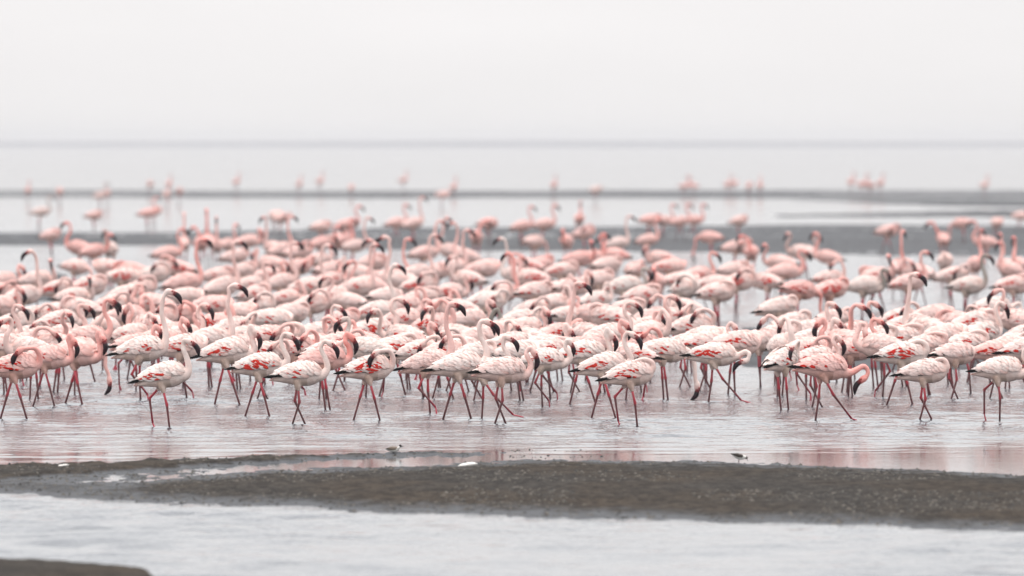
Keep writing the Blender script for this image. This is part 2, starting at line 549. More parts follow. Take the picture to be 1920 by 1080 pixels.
def wing_meshes(red, pitch, side, seed):
    r = random.Random(seed * 31 + (7 if side > 0 else 0))
    shell, redm, fly = MB(), MB(), MB()
    def feather(B, x0, a0, L, Wd, o0, o1, slope, col, tipcol=None, n=5, rag=0.0):
        base = len(B.v)
        prof = [0.55, 0.95, 1.0, 0.78, 0.10][:n]
        for i in range(n):
            k = i / (n - 1)
            x = x0 - L * k
            a = a0 + slope * k
            hh = float(np.interp(x, WG[:, 0], WG[:, 2])) + 0.01
            da = Wd * 0.5 * prof[i] / max(hh, 0.03)
            off = o0 + (o1 - o0) * k
            c = col if tipcol is None else tuple(col[q] + (tipcol[q] - col[q]) * k ** 1.5 for q in range(4))
            for j, oo in ((-1, -0.002), (0, 0.002), (1, -0.002)):
                B.v.append(pitched(surf(x, a + j * da, off + oo, side), pitch)); B.c.append(c)
        for i in range(n - 1):
            for j in range(2):
                q = (base + i * 3 + j, base + i * 3 + j + 1, base + i * 3 + 4 + j, base + i * 3 + 3 + j)
                B.f.append(q if side < 0 else q[::-1]); B.m.append(0)
    def pale(x, v):
        k = (0.85 + 0.17 * r.random()) * (.80 if r.random() < .09 else 1)
        p = r.random()
        return (min(.82, .775 * k), min(.78, (.715 - .11 * p * p) * k), min(.76, (.678 - .12 * p * p) * k), 0.0)
    # smooth under-shell
    base = len(shell.v)
    xs = np.linspace(.185, -.27, 20); aa = np.linspace(0.06, 1, 9)
    for x in xs:
        amax = 1.75 * float(np.interp(x, [-.27, -.1, .05, .15, .185], [0.80, 1.0, 1.0, .92, .6]))
        for j, q in enumerate(aa):
            off = 0.003 if 0 < j < len(aa) - 1 else -0.006
            shell.v.append(pitched(surf(x, q * amax, off, side), pitch)); shell.c.append(WHITE)
    nj = len(aa)
    for i in range(len(xs) - 1):
        for j in range(nj - 1):
            q = (base + i * nj + j, base + i * nj + j + 1, base + (i + 1) * nj + j + 1, base + (i + 1) * nj + j)
            shell.f.append(q if side < 0 else q[::-1]); shell.m.append(0)
    # black flight feathers along the rear lower edge
    BLK = (0.006, 0.0055, 0.006, 0)
    for k in range(8):
        feather(fly, -.02 - .017 * k, 1.74 - .065 * k, .155 + .004 * k + r.uniform(-.01, .01), .040, .005, .012, -.42 + .02 * k + r.uniform(-.06, .06), BLK, BLK)
    # coverts in overlapping rows, lower rows first
    patch_c = r.uniform(-.05, .02)
    for row, a0 in enumerate((1.66, 1.48, 1.30, 1.12, .94, .76, .58, .40, .22)):
        ncol = 10
        for cidx in range(ncol):
            fr = cidx / (ncol - 1)
            x0 = .165 - .275 * fr + r.uniform(-.008, .008) + (.012 if row % 2 else 0)
            L = .052 + .055 * fr + r.uniform(-.006, .012)
            Wd = .034 + .014 * fr
            a = a0 + r.uniform(-.05, .05)
            if (row == 0 and (x0 > .10 or x0 < -.06)) or (row == 1 and x0 < -.09):
                continue
            slope = -.10 * (a0 - .5) + r.uniform(-.05, .05)
            o0, o1 = .003 + .0006 * row, .013 + .0008 * row + r.uniform(0, .008)
            isred = False
            if row in (0, 1, 2, 3) and red > 0:
                d = math.hypot((x0 - patch_c) / (.115 if red < 3 else .14), (row - 1.2) / (1.3 if red < 3 else 1.9))
                isred = d < 1 and r.random() < (.42, .74, .95)[red - 1]
            if isred:
                t = r.random()
                c0 = (.62 - .2 * t, .075 - .06 * t, .045 - .03 * t, 0)
                c1 = (.40 + .16 * t, .008 + .03 * t, .009 + .015 * t, 0)
                feather(redm, x0 + r.uniform(-.01, .01), a + r.uniform(-.09, .09), L * r.uniform(.6, 1.1), Wd * r.uniform(.34, .72), o0 + .002, o1 + .001, slope + r.uniform(-.15, .15), c0, c1)
                c = pale(x0, a0)
                feather(shell, x0, a, L, Wd, o0 - .001, o1 - .003, slope, c, c)
            else:
                c = pale(x0, a0)
                feather(shell, x0, a, L, Wd, o0, o1, slope, (c[0] * .90, c[1] * .80, c[2] * .77, 0), tuple(min(.84, q * 1.06) for q in c[:3]) + (0,))
    # long white back plumes that hang over the flight feathers
    for k in range(12):
        c = pale(0, 0)
        feather(shell, -.05 - .008 * k + r.uniform(-.015, .015), .18 + .072 * k + r.uniform(-.06, .06), .105 + r.uniform(-.025, .03), .026, .008, .016 + r.uniform(0, .007), r.uniform(-.08, .10), c, c)
    a = shell.mesh('wing', [PLUME])
    b = redm.mesh('red_coverts', [PLUME]) if redm.v else None
    c = fly.mesh('flight_feathers', [PLUME])
    return a, b, c

_wing_cache = {}
def wings(red, pitch, side, seed):
    k = (red, round(pitch, 3), side, seed)
    if k not in _wing_cache:
        _wing_cache[k] = wing_meshes(red, pitch, side, seed)
    return _wing_cache[k]

# neck poses: control points (x, y, z), head direction, head 'up' hint, trunk pitch
def _fit(v):
    return [(x * .9, y * .9, .42 + (z - .43) * .92) for x, y, z in v]
NECK = {
 'U': ([(.11, 0, .42), (.172, 0, .45), (.198, 0, .53), (.172, 0, .63), (.148, 0, .73), (.150, 0, .83), (.168, 0, .895), (.198, 0, .915)], (1, 0, -.22), (0, 0, 1), .10),
 'V': ([(.11, 0, .42), (.175, 0, .435), (.212, 0, .505), (.190, 0, .595), (.156, 0, .665), (.150, 0, .73), (.168, 0, .782), (.198, 0, .796)], (1, 0, -.35), (0, 0, 1), .05),
 'S': ([(.11, 0, .42), (.178, 0, .425), (.220, 0, .485), (.206, 0, .560), (.172, 0, .615), (.165, 0, .665), (.184, 0, .705), (.214, 0, .712)], (.9, 0, -.5), (0, 0, 1), .04),
 'L': ([(.11, 0, .415), (.175, 0, .402), (.228, 0, .438), (.228, 0, .505), (.194, 0, .552), (.186, 0, .598), (.208, 0, .626), (.234, 0, .612)], (.62, 0, -.8), (0, 0, 1), .02),
 'D': (_fit([(.12, 0, .42), (.20, 0, .435), (.272, 0, .40), (.30, 0, .32), (.295, 0, .24), (.30, 0, .17), (.31, 0, .125)]), (.12, 0, -1), (1, 0, 0), -.10),
 'F': (_fit([(.12, 0, .42), (.20, 0, .40), (.265, 0, .405), (.32, 0, .445), (.365, 0, .475), (.405, 0, .455), (.405, 0, .405), (.38, 0, .37)]), (-.8, 0, -.5), (.4, 0, 1), -.04),
 'P': (_fit([(.12, 0, .43), (.20, .01, .465), (.222, .03, .54), (.19, .055, .60), (.13, .085, .615), (.075, .11, .59)]), (-.78, .05, -.62), (0, 0, 1), .05),
 'Q': (_fit([(.12, 0, .43), (.20, .01, .455), (.235, .04, .52), (.215, .085, .575), (.155, .115, .575), (.10, .125, .53)]), (-.70, .0, -.72), (0, 0, 1), .02),
 'B': (_fit([(.12, 0, .43), (.20, 0, .47), (.215, .01, .56), (.185, .02, .64), (.135, .03, .695), (.08, .03, .705), (.045, .03, .68)]), (-.72, 0, -.7), (0, 0, 1), .06),
 'T': (_fit([(.12, 0, .44), (.195, .01, .485), (.195, .025, .545), (.13, .04, .565), (.06, .045, .55), (.015, .045, .53)]), (-1, -.12, -.42), (0, 0, 1), .03),
 'N': (_fit([(.12, 0, .43), (.19, -.01, .455), (.205, -.05, .505), (.15, -.085, .53), (.09, -.07, .545), (.04, -.04, .54)]), (-.9, .35, -.35), (0, 0, 1), -.03),
 'R': (_fit([(.12, 0, .42), (.215, 0, .435), (.28, .005, .475), (.325, .015, .485), (.345, .025, .45), (.325, .035, .405)]), (-.97, .05, -.25), (0, 0, 1), -.02),
 'H': ([(.11, 0, .42), (.172, 0, .45), (.198, 0, .53), (.172, 0, .63), (.150, 0, .73), (.146, 0, .83), (.126, 0, .892), (.098, 0, .905)], (-1, 0, -.28), (0, 0, 1), .08),
 'O': (_fit([(.12, 0, .43), (.20, 0, .44), (.25, 0, .49), (.245, 0, .57), (.215, 0, .63), (.185, 0, .655), (.15, 0, .63), (.148, 0, .59)]), (-.12, 0, -1), (-1, 0, .2), .03),
 'W': ([(.11, 0, .42), (.175, .01, .425), (.222, .03, .47), (.222, .06, .54), (.190, .085, .60), (.180, .105, .655), (.192, .135, .69), (.205, .165, .69)], (.45, .85, -.45), (0, 0, 1), .04),
}
# leg poses: for each leg (ankle x, ankle z, foot x, foot z, toes: 0 in the water, 1 hanging, 2 pointing forward)
LEGS = {
 'a': ((-.015, .19, .0, -.03, 0), (.0, .19, .03, -.03, 0)),
 'b': ((-.075, .20, -.14, -.03, 0), (.035, .19, .10, -.03, 0)),
 'c': ((-.15, .25, -.135, .045, 1), (.01, .19, .02, -.03, 0)),
 'd': ((-.03, .19, -.05, -.03, 0), (.075, .215, .245, .03, 2)),
 'e': ((-.045, .20, .07, -.03, 0), (.0, .19, -.06, -.03, 0)),
 'f': ((-.02, .20, .0, -.03, 0), (-.085, .22, .055, .055, 1)),
 'g': ((-.05, .19, -.065, -.03, 0), (-.03, .19, -.01, -.03, 0)),
}
TIB = (.50, .055, .075, 0); ANK = (.42, .026, .045, 0); TAR = (.15, .040, .042, 0); TOE = (.46, .018, .05, 0)

_proto = {}
def proto(neck, legs, yside):
    key = (neck, legs, yside)
    if key in _proto:
        return _proto[key]
    ctrl, hd, hup, pitch = NECK[neck]
    ctrl = [Vector((p[0], p[1] * yside, p[2])) for p in ctrl]
    fwd = Vector((hd[0], hd[1] * yside, hd[2])).normalized()
    upv = Vector(hup); upv = (upv - fwd * upv.dot(fwd)).normalized()
    lat = upv.cross(fwd).normalized()
    rp = random.Random(hash((ord(neck), ord(legs), yside)) & 0xffff)
    for q in range(2, len(ctrl)):
        g = 1.0 if q < len(ctrl) - 1 else 1.3
        ctrl[q] = ctrl[q] + Vector((rp.uniform(-.011, .011), rp.uniform(-.006, .006), rp.uniform(-.012, .012))) * g
    NP = catmull(ctrl, 34)
    NR = [float(np.interp(i / 33, [0, .12, .28, .5, .75, .93, 1], [.064, .049, .0295, .0220, .0188, .0185, .0215])) for i in range(34)]
    W4 = WHITE
    B = MB()
    pts = [pitched(Vector((x, 0, BZ + z)), pitch) for x, z, h, w in TR]
    B.tube(pts, [w for x, z, h, w in TR], [W4] * len(TR), 18, [h for x, z, h, w in TR])
    B.tube(NP, NR, [W4] * 34, 12)
    hc = NP[-1] + fwd * .022
    B.ball(hc, (fwd, lat, upv), (.041, .026, .029), W4, 14, 10)
    B.ball(hc + fwd * .026 - upv * .004, (fwd, lat, upv), (.030, .021, .026), W4, 12, 8)
    # thighs
    hips = []
    for i, s_ in enumerate((1, -1)):
        an = LEGS[legs][i]
        hip = pitched(Vector((-.025, .045 * s_, BZ - .05)), pitch)
        ank = Vector((an[0], .038 * s_, an[1]))
        d = (ank - hip)
        hips.append((hip, ank))
        B.tube([hip + d * t for t in (0, .25, .48)], [.038, .031, .012], [W4] * 3, 10)
    raw = B.mesh('raw', [PLUME])
    tmp = link(bpy.data.objects.new('raw', raw))
    md = tmp.modifiers.new('r', 'REMESH'); md.mode = 'VOXEL'; md.voxel_size = 0.0075; md.use_smooth_shade = True
    ms = tmp.modifiers.new('s', 'SMOOTH'); ms.factor = 0.5; ms.iterations = 5
    dg = bpy.context.evaluated_depsgraph_get()
    ev = tmp.evaluated_get(dg)
    em = ev.to_mesh()
    n = len(em.vertices)
    co = np.empty(n * 3, np.float32); em.vertices.foreach_get('co', co); co = co.reshape(-1, 3)
    faces = [tuple(p.vertices) for p in em.polygons]
    ev.to_mesh_clear()
    bpy.data.objects.remove(tmp); bpy.data.meshes.remove(raw)
    # pigment by place on the body; the belly also carries painted shade
    npa = np.array([tuple(p) for p in NP])
    dist = np.linalg.norm(co[:, None, :] - npa[None], axis=2)
    near = dist.argmin(1); dmin = dist.min(1)
    t = near / 33.0
    mask = sm(.10, .36, t) * (dmin < np.array(NR)[near] * 1.35 + .004)
    hd_d = co - np.array(hc)[None]
    f_ = hd_d @ np.array(fwd); u_ = hd_d @ np.array(upv); l_ = hd_d @ np.array(lat)
    rad = np.linalg.norm(hd_d, axis=1)
    head = rad < .062
    mask = np.where(head, 1.0, mask)
    col = np.tile(np.array(WHITE[:3]), (n, 1))
    ns = vnoise(co[:, 0] * 42 + co[:, 1] * 20, co[:, 2] * 46 + co[:, 1] * 31)
    ns2 = vnoise(co[:, 0] * 16 + 5, co[:, 2] * 16 + co[:, 1] * 9)
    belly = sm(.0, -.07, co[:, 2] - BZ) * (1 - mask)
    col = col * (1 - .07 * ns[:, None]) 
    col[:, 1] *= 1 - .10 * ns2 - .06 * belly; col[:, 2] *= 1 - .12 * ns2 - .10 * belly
    stain_shade = (belly * sm(.42, .72, vnoise(co[:, 0] * 24 + 3, co[:, 1] * 24 + co[:, 2] * 18)))[:, None]
    col = col * (1 - .7 * stain_shade) + np.array((.40, .30, .235))[None] * .7 * stain_shade      # tan stain on the underparts, with their shade painted in
    tail = sm(-.20, -.27, co[:, 0]) * (1 - mask)
    col[:, 1] *= 1 - .25 * tail; col[:, 2] *= 1 - .25 * tail
    face = head * sm(.018, .040, f_) * sm(.034, .016, np.abs(u_ - .002))
    col = col * (1 - face[:, None]) + np.array((.22, .018, .025))[None] * face[:, None]
    cheek = head * sm(-.02, .03, f_) * (1 - face)
    col[:, 1] *= 1 - .18 * cheek; col[:, 2] *= 1 - .18 * cheek
    R = MB()
    R.v = [Vector(c) for c in co]; R.f = list(faces); R.m = [0] * len(faces)
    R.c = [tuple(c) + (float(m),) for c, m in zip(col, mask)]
    # legs grow out of the thighs
    for i, s_ in enumerate((1, -1)):
        ax, az, fx, fz, toes = LEGS[legs][i]
        hip, ank = hips[i]
        foot = Vector((fx, .03 * s_, fz))
        p0 = hip + (ank - hip) * .36
        pp = [p0, hip + (ank - hip) * .7, ank + (hip - ank).normalized() * .022, ank, ank + (foot - ank).normalized() * .024, ank + (foot - ank) * .5, foot]
        R.tube(pp, [.0112, .0098, .0110, .0138, .0104, .0085, .0088], [TIB, TIB, ANK, ANK, TAR, TAR, (TAR if toes == 0 else TOE)], 8, mat=1)
        if toes:
            d = Vector((.35, 0, -1)).normalized() if toes == 1 else Vector((1, 0, -.25)).normalized()
            if toes == 1 and legs == 'f':
                d = Vector((.15, 0, -1)).normalized()
            side = Vector((0, 1, 0))
            nn = d.cross(side)
            b0 = len(R.v)
            for k, (tt, ww) in enumerate(((0, .009), (.02, .016), (.05, .026), (.082, .020), (.092, .006))):
                for sx in (-1, 0, 1):
                    for th in (1, -1):
                        R.v.append(foot + d * tt + side * (sx * ww) + nn * (th * (.006 if sx == 0 else .003)) ); R.c.append(TOE)
            def q(k, c, th):
                return b0 + k * 6 + c * 2 + (0 if th > 0 else 1)
            for k in range(4):
                for c_ in range(2):
                    R.f.append((q(k, c_, 1), q(k, c_ + 1, 1), q(k + 1, c_ + 1, 1), q(k + 1, c_, 1))); R.m.append(1)
                    R.f.append((q(k, c_, -1), q(k + 1, c_, -1), q(k + 1, c_ + 1, -1), q(k, c_ + 1, -1))); R.m.append(1)
                R.f.append((q(k, 0, 1), q(k + 1, 0, 1), q(k + 1, 0, -1), q(k, 0, -1))); R.m.append(1)
                R.f.append((q(k, 2, 1), q(k, 2, -1), q(k + 1, 2, -1), q(k + 1, 2, 1))); R.m.append(1)
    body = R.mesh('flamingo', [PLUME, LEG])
    # bill
    K = MB()
    b0 = hc + fwd * .040 - upv * .004
    path, rv, rl, cc = [], [], [], []
    p = b0.copy(); ang = .10
    for i in range(11):
        k = i / 10
        path.append(p.copy())
        rv.append(float(np.interp(k, [0, .15, .4, .6, .85, 1], [.0205, .0230, .0235, .0205, .0115, .0035])))
        rl.append(float(np.interp(k, [0, .3, .6, .85, 1], [.0185, .0180, .0160, .010, .004])))
        cc.append((.10, .008, .012, 0) if k < .12 else ((.014, .008, .011, 0) if k < .45 else ((.020, .005, .010, 0) if k < .8 else (.006, .004, .005, 0))))
        ang = float(np.interp(k, [0, .25, .5, 1], [.22, .42, .92, 1.1]))
        p += (fwd * math.cos(ang) - upv * math.sin(ang)) * .0118
    K.tube(path, rl, cc, 10, rv, up=tuple(lat))
    bill = K.mesh('bill', [HORN])
    eyes = []
    for s_ in (1, -1):
        E = MB()
        ec = hc + fwd * .022 + upv * .010 + lat * (.0245 * s_)
        E.ball(ec, (fwd, lat, upv), (.0075, .0045, .0075), (.50, .05, .03, 0), 8, 6)
        for i, v in enumerate(E.v):
            if (v - ec).dot(lat) * s_ > .0036:
                E.c[i] = (.01, .005, .005, 0)
        eyes.append(E.mesh('eye', [EYE]))
    _proto[key] = (body, bill, eyes, pitch)
    return _proto[key]

